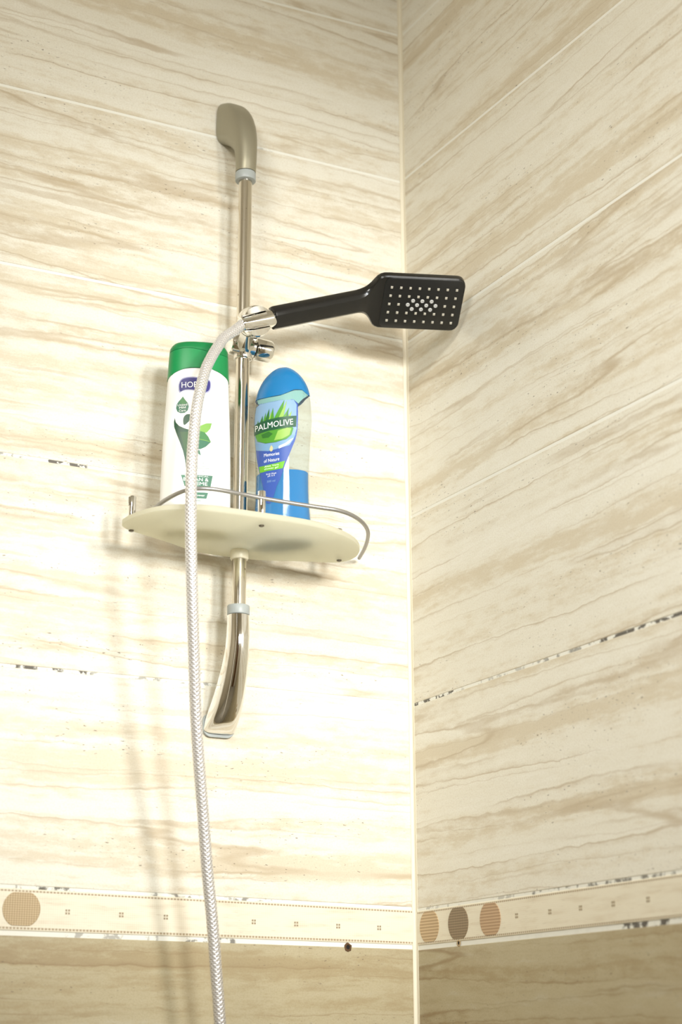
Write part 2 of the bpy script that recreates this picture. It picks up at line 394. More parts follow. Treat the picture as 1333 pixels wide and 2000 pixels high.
# drill holes in the wide joint under the border
def hole(side, u, z, r, root, seed, rim):
    rnd = random.Random(seed); n = 16; vs = []; fs = []
    prof = ((1.25, .0001), (1.12, .0007), (.75, .0009), (.62, .0004))
    jit = [rnd.uniform(.88, 1.12) for _ in range(n)]
    for k, d in prof:
        for i in range(n):
            q = 2*math.pi*i/n; vs.append(wallpt(side, u+math.cos(q)*r*k*jit[i], z+math.sin(q)*r*k*jit[i], d))
    for a in range(3): fs += [(a*n+i, a*n+(i+1) % n, (a+1)*n+(i+1) % n, (a+1)*n+i) for i in range(n)]
    o = mesh('plug_hole', vs, fs, rim, root)
    mesh('hole_bottom', [vs[3*n+i] for i in range(n)], [tuple(range(n))], M['hole'], o, smooth=False)
hole('L', .0957, -.3024, .0042, wall_back, 3, M['rust'])
hole('R', .0985, -.3003, .0034, wall_right, 8, plain('hole_rim_tan', (.42, .30, .16, 1), .7))
# door added behind the camera to put a dark reflection in the chrome
door = struct(G().box((-1.55, YF, -ZO), (-.75, YF+.04, 2.0-ZO)).out('added_door', M['wood'], smooth=False))
for x0, x1 in ((-1.45, -1.19), (-1.11, -.85)):
    for z0, z1 in ((.2, .85), (1.0, 1.85)):
        G().box((x0, YF+.04, z0-ZO), (x1, YF+.05, z1-ZO)).out('panel', M['wood'], door, smooth=False)
bevcyl(G(), (-.83, YF+.04, .95-ZO), (-.83, YF+.09, .95-ZO), .012).tube([(-.83, YF+.085, .95-ZO), (-.94, YF+.085, .95-ZO)], .009, 12).out('handle', M['chrome'], door)

# ------------------------------------------------------------------ slide bar
BX, BY = -.2728, -.055
rail = thing('shower_rail', 'chrome wall-mounted slide bar with grey-ringed end brackets left of the tiled corner', 'shower rail', (BX, -.055, -.065))
g = G().tube([(BX, BY, z) for z in np.linspace(.070, .668, 30)], .0088, 32); g.out('bar', M['steel'], rail)
# section of the bracket: (inner y, inner dz, outer y, outer dz, half width, squareness)
SEC = [(-.0416, 0, -.0684, 0, .0134, 2), (-.0412, .020, -.0702, .018, .0138, 2), (-.0375, .036, -.0690, .045, .0150, 2.1), (-.0315, .043, -.0625, .070, .0166, 2.3),
       (-.0230, .052, -.0505, .092, .0182, 2.6), (-.0135, .060, -.0350, .110, .0195, 3.0), (-.0060, .065, -.0200, .1225, .0202, 3.4), (-.0012, .067, -.0040, .1300, .0206, 3.8)]
SECL = [(-.0416, 0, -.0684, 0, .0134, 2), (-.0405, .028, -.0690, .030, .0140, 2), (-.0350, .050, -.0650, .058, .0152, 2.05), (-.0255, .070, -.0570, .084, .0168, 2.1),
        (-.0155, .088, -.0455, .106, .0182, 2.2), (-.0065, .103, -.0310, .122, .0193, 2.4), (-.0032, .114, -.0165, .1315, .0200, 2.6), (-.0030, .124, -.0070, .1350, .0200, 2.8)]
def rrect_(xs, zs, r, n=7):
    P = []
    for cx, cz, q0 in ((xs[1]-r, zs[1]-r, 0), (xs[0]+r, zs[1]-r, 90), (xs[0]+r, zs[0]+r, 180), (xs[1]-r, zs[0]+r, 270)):
        for i in range(n): q = math.radians(q0+90*i/(n-1)); P.append((cx+r*math.cos(q), cz+r*math.sin(q)))
    return P
def bracket(z0, sgn, S, mat, label, gasket):
    A3 = catmull([(s[0]*100, s[1]*100, s[4]*100) for s in S], 5); B3 = catmull([(s[2]*100, s[3]*100, s[5]) for s in S], 5)
    rings = []; n = 48
    for p, r in zip(A3, B3):
        cy, cz = (p.x+r.x)/200, (p.y+r.y)/200; by, bz = (r.x-p.x)/200, (r.y-p.y)/200; a, e = p.z/100, r.z
        ring = []
        for i in range(n):
            q = 2*math.pi*i/n; ca, sa = math.cos(q), math.sin(q)
            ex = abs(ca)**(2/e)*math.copysign(a, ca); eb = abs(sa)**(2/e)*math.copysign(1, sa)
            ring.append((BX+ex, cy+by*eb, z0+sgn*(cz+bz*eb)))
        rings.append(ring)
    if sgn < 0: rings = [r[::-1] for r in rings]
    o = G().loft(rings).out('wall_bracket', mat, rail, angle=60)
    o['label'] = label
    bevcyl(G(), (BX, BY, z0-sgn*.0005), (BX, BY, z0-sgn*.0125), .0136, .0012).out('collar', M['plastic_grey'], o)
    if gasket:
        pts = rrect_((-.0206, .0206), (.110, .1385), .010)
        G().loft([[(BX+x*k, y, z0-z*1.) for x, z in pts] for k, y in ((1, .0002), (1, -.0042), (.97, -.0048))]).out('gasket', M['plastic_grey'], o)
    return o
bracket(.6725, 1, SEC, M['chrome_dull'], 'dull limescaled upper bracket', False)
bracket(.0750, -1, SECL, M['chrome'], 'polished lower bracket', True)

# handset frame: A along the handle, H along the head, RR down the face
def wdir(x, y, z): return RT*x-UP*y+FW*z
RR = wdir(-9.7, 62, 47).normalized()
H = wdir(128, 2, 22); H = (H-RR*H.dot(RR)).normalized()
A = wdir(192, -52, 108); A = (A-RR*A.dot(RR)).normalized()
NH = H.cross(RR).normalized(); NH = NH if NH.dot(FW) < 0 else -NH
NA = A.cross(RR).normalized(); NA = NA if NA.dot(FW) < 0 else -NA
P0 = V((-.2635, -.118, .4407))
# sliding holder: a barrel clamped across the bar, a neck, and a drum that cradles the hose cone
C = P0-A*.0235; KZ = .4257
VD = (C-V((-1.0538, -1.7687, -.4011))).normalized()
DN = (-VD+A*A.dot(VD)).normalized(); DX = A; DY = DN.cross(DX).normalized()
if DY.z < 0: DY = -DY
slider = G()
slider.tube([(BX-.0190, BY, KZ), (BX-.0188, BY, KZ), (BX-.0175, BY, KZ), (BX-.008, BY, KZ), (BX+.0128, BY, KZ), (BX+.0134, BY, KZ)], [.0105, .0120, .0134, .0148, .0148, .0140], 40)
bevcyl(slider, (BX, BY, KZ-.0185), (BX, BY, KZ+.0185), .0118, .0015)
Q0 = V((BX-.001, BY-.004, KZ-.001)); Q1 = C-DN*.010-DY*.004; rings = []
for f, w, h in ((0, .0150, .0135), (.35, .0120, .0118), (.7, .0125, .0120), (1, .0165, .0140)):
    c = Q0.lerp(Q1, f); d = (Q1-Q0).normalized(); sx = d.cross(V((0, 0, 1))).normalized(); sz = sx.cross(d)
    rings.append([c+sx*(w*math.cos(q))+sz*(h*math.sin(q)) for q in (2*math.pi*i/8+math.pi/8 for i in range(8))])
slider.loft(rings)
so = slider.out('slider', M['chrome'], rail, angle=25)
n = 56; rings = []
for d, r in ((-.016, .0150), (-.0145, .0172), (-.010, .0190), (.0005, .0196), (.0016, .0190), (.0018, .0180)):
    rings.append([C+DN*d+r*(math.cos(2*math.pi*i/n)*DX+math.sin(2*math.pi*i/n)*DY) for i in range(n)])
do = G().loft(rings).out('pivot_drum', M['chrome'], so)
lip = G()
for s, inner, top in ((1, .0106, .0112), (-1, .0098, .0092)):
    rings = []
    xm = math.sqrt(.0194**2-inner**2)
    for x in np.linspace(-xm, xm, 16):
        hw = max(inner+.0001, math.sqrt(max(0, .0194**2-x*x)))
        rings.append([C+DX*x+DY*s*inner+DN*.0010, C+DX*x+DY*s*inner+DN*top, C+DX*x+DY*s*(inner+(hw-inner)*.85)+DN*(top-.0006), C+DX*x+DY*s*hw+DN*(top-.0030), C+DX*x+DY*s*hw+DN*.0010])
    lip.loft(rings)
lip.out('cradle', M['chrome'], so, angle=25)
knob = G(); K0 = V((BX+.0136, BY, KZ)); K1 = V((BX+.0395, BY-.001, KZ-.001)); KD = (K1-K0).normalized()
knob.tube([K0, K0+KD*.0018, K0+KD*.0019, K0+KD*.0026, K0+KD*.004, K1-KD*.004, K1-KD*.0015, K1-KD*.0004, K1], [.0095, .0095, .0125, .0140, .0148, .0146, .0138, .0125, .0100], 40)
knob.out('clamp_knob', M['chrome'], so)

# ------------------------------------------------------------------ hand shower
hand = thing('hand_shower', 'black rectangular hand shower with nozzle grid held in the slide bar holder', 'hand shower', P0)
def bodyring(c, w, t, ch, nn, rr):
    p = [(-w+ch, t), (w-ch, t), (w, t-ch), (w, -t+ch), (w-ch, -t), (-w+ch, -t), (-w, -t+ch), (-w, t-ch)]
    out = []
    for i in range(8):      # softened octagon
        a = p[i]; b = p[(i+1) % 8]
        for f in (.06, .5, .94): out.append((a[0]+(b[0]-a[0])*f, a[1]+(b[1]-a[1])*f))
    return [c+rr*x+nn*y for x, y in out]
HL = .128       # handle length before the bend
def cpath(s):
    b0, b1 = HL, HL+.026
    if s <= b0: return P0+A*s, NA
    mid = P0+A*b0
    if s >= b1:
        base = mid+(A+H)*.5*(b1-b0); return base+H*(s-b1), NH
    f = (s-b0)/(b1-b0); nn = NA.lerp(NH, f).normalized()
    return mid+A*(s-b0)*(1-f*.5)+H*(s-b0)*f*.5, nn
hs0 = HL+.024; hs1 = hs0+.113; HWd = .0385
prof = [(0, .0118, .0086, .0040), (.0012, .0136, .0102, .0050), (.004, .0140, .0105, .0052)]
prof += [(s, .0141, .0105, .0052) for s in np.linspace(.02, HL-.008, 6)]
prof += [(HL-.002, .0144, .0100, .005), (HL+.004, .0155, .0092, .0045), (HL+.009, .0175, .0084, .004), (HL+.013, .0205, .0076, .0035), (HL+.017, .025, .007, .003), (HL+.020, .0295, .0066, .0025), (HL+.023, .0338, .0062, .0022), (HL+.0265, .0366, .006, .002), (HL+.031, .0382, .0058, .0018), (HL+.036, HWd, .0058, .0018)]
prof += [(s, HWd, .0058, .0018) for s in np.linspace(hs0+.03, hs1-.011, 5)]
for q in np.linspace(.2, 1, 7): prof.append((hs1-.011+.011*math.sin(q*math.pi/2), HWd-.011+.011*math.cos(q*math.pi/2), .0058-.0012*q**3, .0018))
rings = []
for s, w, t_, ch in prof:
    c, nn = cpath(s); rings.append(bodyring(c, w, t_, ch, nn, RR))
body = G().loft(rings).out('handle', M['black'], hand, angle=28)
body['label'] = 'glossy black faceted handle and head shell'
# face plate, slightly proud
def hp(x, y, z): # head coordinates: along H from head start, along RR from the middle, out of the face
    c, _ = cpath(hs0+.04); return c+H*(x-.04)+RR*y+NH*z
def rrect(x0, x1, y0, y1, r, n=7):
    P = []
    for cx, cy, q0 in ((x1-r, y1-r, 0), (x0+r, y1-r, 90), (x0+r, y0+r, 180), (x1-r, y0+r, 270)):
        for i in range(n): q = math.radians(q0+90*i/(n-1)); P.append((cx+r*math.cos(q), cy+r*math.sin(q)))
    return P
fp = G(); fp.loft([[hp(x, y, .0052) for x, y in rrect(.008, .1115, -.0368, .0368, .009)], [hp(x, y, .0064) for x, y in rrect(.008, .1115, -.0368, .0368, .009)], [hp(x, y, .0068) for x, y in rrect(.0085, .111, -.0363, .0363, .0088)]])
fp.out('face_plate', M['black_face'], hand)
sq = None; rd = None
px0, pdx, pdy = .0170, .01215, .01215
def cap_sq(x, y):
    h = .0015; return G().loft([[hp(x+a*h*k, y+b*h*k, z) for a, b in ((-1, -1), (1, -1), (1, 1), (-1, 1))] for k, z in ((1, .0066), (1, .0078), (.8, .0082))])
def cap_rd(x, y):
    g = G(); R = .0026
    g.loft([[hp(x+math.cos(q)*R*k, y+math.sin(q)*R*k, z) for q in (2*math.pi*i/14 for i in range(14))] for k, z in ((1, .0066), (1, .0075), (.85, .0080), (.38, .0080), (.30, .0072))], True, True)
    return g
for r in range(5):
    for c in range(8):
        if r == 2 and 2 <= c <= 5: continue
        x, y = px0+c*pdx, (r-2)*pdy+.001
        if sq is None:
            sq = cap_sq(x, y).out('nozzle', M['silicone_nozzle'], hand, smooth=False); s0 = (x, y)
        else:
            o = sq.copy(); COL.objects.link(o); o.parent = hand; o.location = H*(x-s0[0])+RR*(y-s0[1])
for r, cs in ((1.5, (2.5, 3.5, 4.5)), (2, (2, 3, 4, 5)), (2.5, (2.5, 3.5, 4.5))):
    for c in cs:
        x, y = px0+c*pdx, (r-2)*pdy+.001
        if rd is None:
            rd = cap_rd(x, y).out('round_nozzle', M['ring_nozzle'], hand); r0 = (x, y)
        else:
            o = rd.copy(); COL.objects.link(o); o.parent = hand; o.location = H*(x-r0[0])+RR*(y-r0[1])

# ------------------------------------------------------------------ hose
HP = [P0-A*.040, (-.3140, -.1215, .4125), (-.3322, -.131, .3952), (-.3459, -.142, .3752), (-.358, -.152, .3551), (-.3676, -.160, .3359), (-.3767, -.169, .3097), (-.3851, -.177, .2768), (-.3904, -.183, .2366), (-0.3939, -0.1885, 0.1976), (-0.3952, -0.1925, 0.1481), (-0.3929, -0.191, 0.1016), (-0.3861, -0.182, 0.0465), (-0.3772, -0.169, -0.0072), (-0.3684, -0.156, -0.0608), (-0.3582, -0.144, -0.1143), (-0.3472, -0.133, -0.1678), (-0.3358, -0.123, -0.2322), (-0.3259, -0.117, -0.2856), (-0.3179, -0.112, -0.3386), (-0.3105, -0.108, -0.3911), (-.304, -.102, -.45), (-.300, -.085, -.52), (-.300, -.045, -.565), (-.300, -.004, -.575)]
hose = thing('shower_hose', 'braided steel shower hose hanging in front of the shelf from the handset', 'hose', (-.300, -.004, -.575))
cp = catmull(HP, 40)
# even resampling
L = [0.]
for i in range(1, len(cp)): L.append(L[-1]+(cp[i]-cp[i-1]).length)
step = .00052; N = int(L[-1]/step); cpx = np.array([list(p) for p in cp]); Ls = np.array(L)
S = np.linspace(0, L[-1], N); P = np.stack([np.interp(S, Ls, cpx[:, k]) for k in range(3)], 1)
T = np.gradient(P, axis=0)
for _ in range(3): T[1:-1] = (T[:-2]+T[1:-1]*2+T[2:])/4
T /= np.linalg.norm(T, axis=1)[:, None]
NA_ = np.zeros_like(P); a = np.cross(T[0], [0, 0, 1.]); a /= np.linalg.norm(a)
for i in range(N):
    a = a-T[i]*a.dot(T[i]); a /= np.linalg.norm(a); NA_[i] = a
NB_ = np.cross(T, NA_)
nr = 40; th = 2*np.pi*np.arange(nr)/nr
k = 8; pitch = .0046*k       # eight strands each way
ph = 2*np.pi*S[:, None]/pitch
w1 = np.sin(k*th[None]/1.0+k*ph*1.0/1.0); w2 = np.sin(k*th[None]-k*ph)
# two crossing families of strands; over and under alternate in diamonds
rad = .0060+.0006*np.maximum(w1, w2)
ring = P[:, None]+rad[..., None]*(np.cos(th)[None, :, None]*NA_[:, None]+np.sin(th)[None, :, None]*NB_[:, None])
hv = (ring.reshape(-1, 3)+np.array([0, 0, ZO])-np.array(hose.location))
i0 = (np.arange(N-1)[:, None]*nr+np.arange(nr)[None]); i1 = (np.arange(N-1)[:, None]*nr+(np.arange(nr)[None]+1) % nr)
F = np.stack([i0, i1, i1+nr, i0+nr], -1).reshape(-1, 4)
me = bpy.data.meshes.new('braided_sleeve'); me.from_pydata(hv.tolist(), [], F.tolist()); me.shade_smooth(); me.materials.append(M['braid'])
gp = np.clip((.28-np.maximum(w1, w2))/.35, 0, 1); ga = me.attributes.new('gap', 'FLOAT', 'POINT'); ga.data.foreach_set('value', gp.ravel().astype(np.float32))
link(bpy.data.objects.new('braided_sleeve', me), hose)
cone = G().tube([P0+A*.004, P0+A*.0, P0-A*.002, P0-A*.006, P0-A*.040, P0-A*.0425, P0-A*.0425], [.0095, .0112, .0112, .0112, .0092, .0086, .0066], 36)
cone.out('connector', M['chrome'], hose)
G().tube([(-.300, -.001, -.575), (-.300, -.012, -.575), (-.300, -.0121, -.575), (-.300, -.030, -.574)], [.022, .020, .011, .0105], 32).out('outlet_nut', M['chrome'], hose)

# ------------------------------------------------------------------ shelf
SZ0, SZ1 = .157, .1645
shelf = thing('shower_shelf', 'frosted cream acrylic shelf with dislodged wire guard clamped on the slide bar', 'shelf', (BX, BY, SZ0))
OUT = [(-.4360, -.088), (-.4345, -.108), (-.4285, -.130), (-.4175, -.151), (-.4000, -.167), (-.3760, -.177), (-.3450, -.1815), (-.3100, -.183), (-.2720, -.184), (-.2400, -.1825), (-.2117, -.1755), (-.1807, -.1600), (-.1586, -.1420), (-.1420, -.1200), (-.1325, -.0950), (-.1320, -.0770), (-.1400, -.0620), (-.1620, -.0530), (-.1920, -.0420), (-.2180, -.0310), (-.2450, -.0235), (-.2748, -.0215), (-.3050, -.0225), (-.3330, -.0300), (-.3640, -.0450), (-.3930, -.0570), (-.4200, -.0680), (-.4320, -.0770)]
ol = catmull([(x, y, 0) for x, y in OUT+OUT[:1]], 4)[:-1]
ctr = V((BX, -.1, 0)); rings = []
for k_, z in ((.985, SZ0), (1., SZ0+.0012), (1., SZ1-.0012), (.985, SZ1)):
    rings.append([ctr+(p-ctr)*(1-(1-k_)) + V((0, 0, z)) for p in ol])
G().loft(rings).out('shelf_plate', M['frost'], shelf, angle=50)
bevcyl(G(), (BX, BY, SZ0), (BX, BY, SZ0-.0125), .0112, .002).out('clamp_collar', M['cream_plastic'], shelf)
for i, (x, y, top) in enumerate(((-.4187, -.0709, .1985), (-.2925, -.1585, .1985), (-.1451, -.0728, .1975))):
    g = G(); n = 24
    if i != 1:  # slotted post: the wire has come out of it
        R = .0044; rings = []
        for z in (SZ1, top-.012):
            rings.append([(x+R*math.cos(2*math.pi*j/n), y+R*math.sin(2*math.pi*j/n), z) for j in range(n)])
        g.loft(rings)
        for s in (0, 1):
            rings = []
            for z, kk in ((top-.012, 1), (top-.001, 1), (top, .85)):
                rings.append([(x+R*kk*math.cos(math.pi*j/12+s*math.pi+.35), y+R*kk*math.sin(math.pi*j/12+s*math.pi+.35), z) for j in range(1, 10)])
            g.loft(rings)
        g.tube([(x, y, top-.0125), (x, y, top-.0005)], .0024, 12)
    else: bevcyl(g, (x, y, SZ1), (x, y, top), .0046, .0008)
    po = g.out('guard_post', M['chrome'], shelf)
    G().tube([(x, y, SZ0+.0002), (x, y, SZ0-.0012), (x, y, SZ0-.0018)], [.0032, .0030, .0018], 20).out('screw', M['screw'], po)
RL = [(-.3932, -.0726, .186), (-.3929, -.1007, .1868), (-.3890, -.1287, .188), (-.3832, -.1452, .189), (-.3726, -.1564, .1898), (-.357, -.1619, .1901), (-.3366, -.1625, .1900), (-.3145, -.1605, .1902), (-.294, -.1612, .1892), (-.274, -.1635, .1881), (-.2485, -.1670, .1868), (-.2235, -.1710, .1855), (-.2021, -.1745, .1844), (-.1808, -.1690, .1836), (-.157, -.1525, .183), (-.1341, -.1259, .183), (-.1161, -.0940, .183), (-.0988, -.0544, .183), (-.0842, -.0141, .1831)]
G().tube(catmull(RL, 6), .0025, 14).out('guard_wire', M['rail_wire'], shelf)

# ------------------------------------------------------------------ bottles
def interp(x, X, Y): return float(np.interp(x, X, Y))
def smoothtab(X, Y):      # monotone-ish smooth profile through the points
    P = catmull([(x, y, 0) for x, y in zip(X, Y)], 8); xs = [p.x for p in P]; ys = [max(p.y, .0004) for p in P]
    return lambda z: float(np.interp(z, xs, ys))
class Bottle:
    def __init__(s, root, x, y, yaw, W, D, p):
        s.root = root; s.o = V((x, y, SZ1+.0003)); s.W = W; s.D = D; s.p = p
        s.n = V((-math.sin(yaw), -math.cos(yaw), 0)); s.ex = V((math.cos(yaw), -math.sin(yaw), 0))
    def ang(s, q, z, off=0.):
        W, D, p = s.W(z)+off, s.D(z)+off, s.p; c, sn = math.cos(q), math.sin(q)
        return s.o+s.ex*(abs(c)**(2/p)*math.copysign(W, c))+s.n*(abs(sn)**(2/p)*math.copysign(D, sn))+V((0, 0, z))
    def surf(s, u, z, off):     # point of the front, u across, z up
        W, D, p = s.W(z), s.D(z), s.p; k = max(-.995, min(.995, u/W)); d = D*(1-abs(k)**p)**(1/p)
        gu = abs(k)**(p-1)/W*math.copysign(1, k); gd = (d/D)**(p-1)/D; m = math.hypot(gu, gd)
        return s.o+s.ex*(k*W+off*gu/m)+s.n*(d+off*gd/m)+V((0, 0, z))
    def shell(s, z0, z1, nz, off=0., n=72, lo=None, hi=None):
        """rings between two heights that may vary with u (front and back alike)"""
        rings = []
        for i in range(nz+1):
            f = i/nz; ring = []
            for j in range(n):
                q = 2*math.pi*j/n; u = s.W(z0)*math.copysign(abs(math.cos(q))**(2/s.p), math.cos(q))
                a = lo(u) if lo else z0; b = hi(u) if hi else z1
                ring.append(s.ang(q, a+(b-a)*f, off))
            rings.append(ring)
        return rings
    def decal(s, name, polys, mat, off, parent, cuts=3):
        g = G()
        for poly in polys:
            bm = bmesh.new(); vs = [bm.verts.new((x, z, 0)) for x, z in poly]; f = bm.faces.new(vs)
            bmesh.ops.triangulate(bm, faces=[f])
            for _ in range(cuts):
                es = [e for e in bm.edges if e.calc_length() > .004]
                if not es: break
                bmesh.ops.subdivide_edges(bm, edges=es, cuts=1, use_grid_fill=False)
                bmesh.ops.triangulate(bm, faces=[q for q in bm.faces if len(q.verts) > 3])
            bm.verts.index_update()
            g.add([s.surf(v.co.x, v.co.y, off) for v in bm.verts], [[v.index for v in q.verts] for q in bm.faces]); bm.free()
        return g.out(name, mat, parent)
    def text(s, name, body, mat, off, parent, fn, spacing=1., bold=0.):
        """lettering; fn maps text coordinates (0..1 along, 0..1 cap height) to (u, z)"""
        cu = bpy.data.curves.new('t', 'FONT'); cu.body = body; cu.resolution_u = 3; cu.space_character = spacing; cu.offset = bold; cu.align_x = 'LEFT'
        ob = bpy.data.objects.new('t', cu); COL.objects.link(ob)
        dg = bpy.context.evaluated_depsgraph_get(); me = bpy.data.meshes.new_from_object(ob.evaluated_get(dg))
        bpy.data.objects.remove(ob)
        co = [v.co.copy() for v in me.vertices]; fs = [list(p.vertices) for p in me.polygons]
        x0 = min(c.x for c in co); x1 = max(c.x for c in co); h = .70
        vs = [s.surf(*fn((c.x-x0)/(x1-x0), c.y/h), off) for c in co]
        bpy.data.meshes.remove(me)
        return mesh(name, vs, fs, mat, parent, smooth=False)

# --- white shampoo
sh = thing('shampoo_bottle', 'white shampoo bottle with green flip cap standing on the shelf left of the bar', 'bottle', (-.3452, -.085, SZ1))
Wf = smoothtab([0, .004, .012, .10, .19, .222, .2285, .2330, .2345], [.0385, .0415, .0420, .0405, .0366, .0350, .0335, .0300, .0265])
B = Bottle(sh, -.3452, -.085, math.radians(20), Wf, lambda z: Wf(z)*(.56 if z < .15 else .56-.06*(z-.15)/.08), 2.5)
capz = lambda u: .1985-.0125*(abs(u)/.037)**2.6
lidz = lambda u: .2215+.0030*math.sin(u/.037*2.6+2.6)
g = G().loft(B.shell(0, .2, 40, hi=lambda u: capz(u)+.002)); body = g.out('body', M['white_hdpe'], sh)
cap = G().loft(B.shell(.19, .22, 10, .0007, lo=capz, hi=lambda u: lidz(u)-.0006)).out('cap', M['green_cap'], sh)
rings = B.shell(.22, .2345, 10, .0007, lo=lidz)
G().loft([B.shell(.22, .2345, 1, -.0012, lo=lambda u: lidz(u)-.0012)[0]]+rings).out('lid', M['green_lid'], cap)
# label artwork: drawn on a 100-unit-per-... sheet, (x, y) in sheet units -> metres on the front of the bottle
def S1(x, y): return ((x-385)*.00061+(y-750)*.000015-.0023, .1752+.0015-(y-750)*.000652)
def poly1(*pts): return [[S1(*p) for p in pts]]
def curve2(pts, n=5): return [(p.x, p.y) for p in catmull([(x, y, 0) for x, y in pts+pts[:1]], n)[:-1]]
def t1(x0, x1, yb, hgt, sl=0.): return lambda a, b: S1(x0+(x1-x0)*a, yb-hgt*b+sl*a)
logo = [(351, 762), (351, 752), (355, 743), (364, 739), (378, 738), (392, 739), (405, 741), (410, 744), (411, 750), (410, 758), (406, 764), (398, 766), (388, 764), (376, 762), (364, 762), (357, 764), (353, 766)]
c0 = (381, 752)
B.decal('logo_rim', [[S1(c0[0]+(x-c0[0])*1.06, c0[1]+(y-c0[1])*1.16) for x, y in curve2(logo, 3)]], M['lilac'], .00012, body)
B.decal('logo', [[S1(*p) for p in curve2(logo, 3)]], M['navy'], .00024, body)
B.text('logo_lettering', 'HOBBY', M['ink_white'], .0004, body, t1(355, 405, 758.5, 11.5, -2.5))
dropo = [(357.5, 776), (362, 783), (367, 789), (369, 796), (367, 804), (361, 809), (353, 809.5), (347, 806), (344.5, 799), (346, 791), (350, 785), (354, 781)]
B.decal('drop_badge', poly1(*dropo), M['tgreen'], .00012, body)
B.decal('drop_leaf', poly1((357.5, 776.5), (362, 783), (365, 789), (358, 792), (352, 790), (352, 784)), M['mgreen'], .00024, body)
for i, (w, x0, x1, yb) in enumerate((('United', 347.5, 366, 795.5), ('Mild', 350.5, 363, 801), ('Care', 350, 363, 807))):
    B.text('badge_lettering', w, M['ink_white'], .0004, body, t1(x0, x1, yb, 4.2, -1.2))
B.decal('leaf_bud', [[S1(*p) for p in curve2([(372, 811), (364, 812), (359, 818), (358, 826), (360, 833), (366, 829), (372, 822), (374, 815)], 3)]], M['dgreen'], .00012, body)
sw = [(342, 818), (340.5, 826), (341, 836), (346, 851), (352, 867), (358, 884), (362, 902), (363.5, 916), (365, 923), (366.5, 912), (368, 890), (371, 870), (376, 850), (380, 843), (370, 842), (360, 839), (350, 834), (344, 827)]
B.decal('leaf_swirl', poly1(*sw), M['dgreen'], .00012, body)
B.decal('leaf_swirl_tone', poly1((352, 846), (360, 846), (371, 847), (368, 868), (365, 890), (362, 884), (357, 866)), M['fgreen'], .00024, body)
B.decal('leaf', poly1((414, 827), (403, 828), (392, 833), (384, 842), (383, 850), (392, 848), (404, 846), (411, 838)), M['lgreen'], .00012, body)
B.decal('leaf', poly1((412, 864), (407, 854), (400, 846), (392, 844), (382, 848), (374, 858), (376, 872), (384, 880), (392, 879), (402, 874)), M['mgreen'], .00024, body)
B.decal('leaf_shade', poly1((412, 864), (402, 862.5), (388, 861), (376, 862), (376, 872), (384, 880), (392, 879), (402, 874)), M['tgreen'], .00036, body)
B.decal('leaf_midrib', poly1((412, 863.6), (398, 860.6), (384, 859), (384, 860), (398, 861.8), (412, 864.4)), M['lgreen'], .0005, body)
B.decal('ribbon_mark', poly1((385, 881), (390, 881), (392.5, 892), (387.5, 888), (383, 892)), M['tgreen'], .00012, body)
for yy, a0, a1 in ((905.5, 395, 399), (912.5, 372, 406), (916, 372, 409), (921.5, 395, 400)):
    B.decal('fine_print', poly1((a0, yy-.5), (a1, yy-.5), (a1, yy+.6), (a0, yy+.6)), M['ink_grey'], .00012, body)
B.decal('green_panel', poly1((354, 929.5), (415.5, 929), (411, 950.5), (361, 951)), M['tgreen'], .00012, body)
B.decal('green_panel', poly1((366, 962), (406.5, 962), (403, 973.5), (370, 974)), M['tgreen'], .00012, body)
B.text('panel_lettering', 'BOTANICAL', M['ink_white'], .00024, body, t1(362, 408, 932.6, 2.2))
B.text('panel_lettering', 'BALIAN &', M['ink_white'], .00024, body, t1(359, 407, 940.6, 6.2))
B.text('panel_lettering', 'CREME', M['ink_white'], .00024, body, t1(366, 405, 948.6, 6.2))
B.text('panel_lettering', 'shower', M['ink_white'], .00024, body, t1(376, 400, 969.5, 4.))
B.decal('fine_print', poly1((377, 977), (392, 977), (392, 979), (377, 979)), M['ink_grey'], .00012, body)

# --- blue shower gel
ge = thing('shower_gel_bottle', 'clear bottle of blue shower gel with domed blue cap right of the bar', 'bottle', (-.2329, -.090, SZ1))
Wg = smoothtab([-.006, 0, .006, .015, .045, .080, .115, .138, .155, .178, .195, .209, .219, .2245, .2262], [.0375, .0388, .0390, .0380, .0352, .0342, .0352, .0367, .0374, .0358, .0322, .0252, .0162, .0080, .0006])
Bg = Bottle(ge, -.2329, -.090, math.radians(50), Wg, lambda z: Wg(z)*.66, 2.1)
czx = [-.037, -.026, -.012, .008, .016, .023, .031, .0365]; czz = [.1830, .1815, .1795, .1800, .1830, .1868, .1878, .1815]
capg = lambda u: interp(u, czx, czz)
g = G().loft(Bg.shell(.0005, .19, 60, hi=lambda u: capg(u)+.0015), True, False); gbody = g.out('body', M['clear'], ge)
n = 72; rings = Bg.shell(.182, .2262, 24, .0006, lo=capg)
G().loft(rings, False, True).out('cap', M['gel_cap'], ge)
g = G(); rings = [[p for p in r] for r in Bg.shell(.0012, .0835, 30, -.0011)]; g.loft(rings).out('gel', M['gel'], ge)
PXT = [490, 497, 503, 515, 537, 560, 580, 600]; UT = [-.0340, -.0310, -.0264, -.0158, .0002, .0150, .0263, .0350]; DZ = [.0100, .0085, .0060, .0030, 0, -.0014, -.0012, .0]
def S2(x, y): return interp(x, PXT, UT), .1203+.0015-(y-860)*.000655+interp(x, PXT, DZ)
def dens(pts, n=4):
    out = []
    for i in range(len(pts)):
        a = pts[i]; b = pts[(i+1) % len(pts)]
        for k in range(n): out.append((a[0]+(b[0]-a[0])*k/n, a[1]+(b[1]-a[1])*k/n))
    return out
def poly2(*pts): return [[S2(*p) for p in dens(list(pts))]]
def t2(x0, x1, y0, y1, hgt, sag=0.): return lambda a, b: S2(x0+(x1-x0)*a, y0+(y1-y0)*a-sag*4*a*(1-a)-hgt*b)
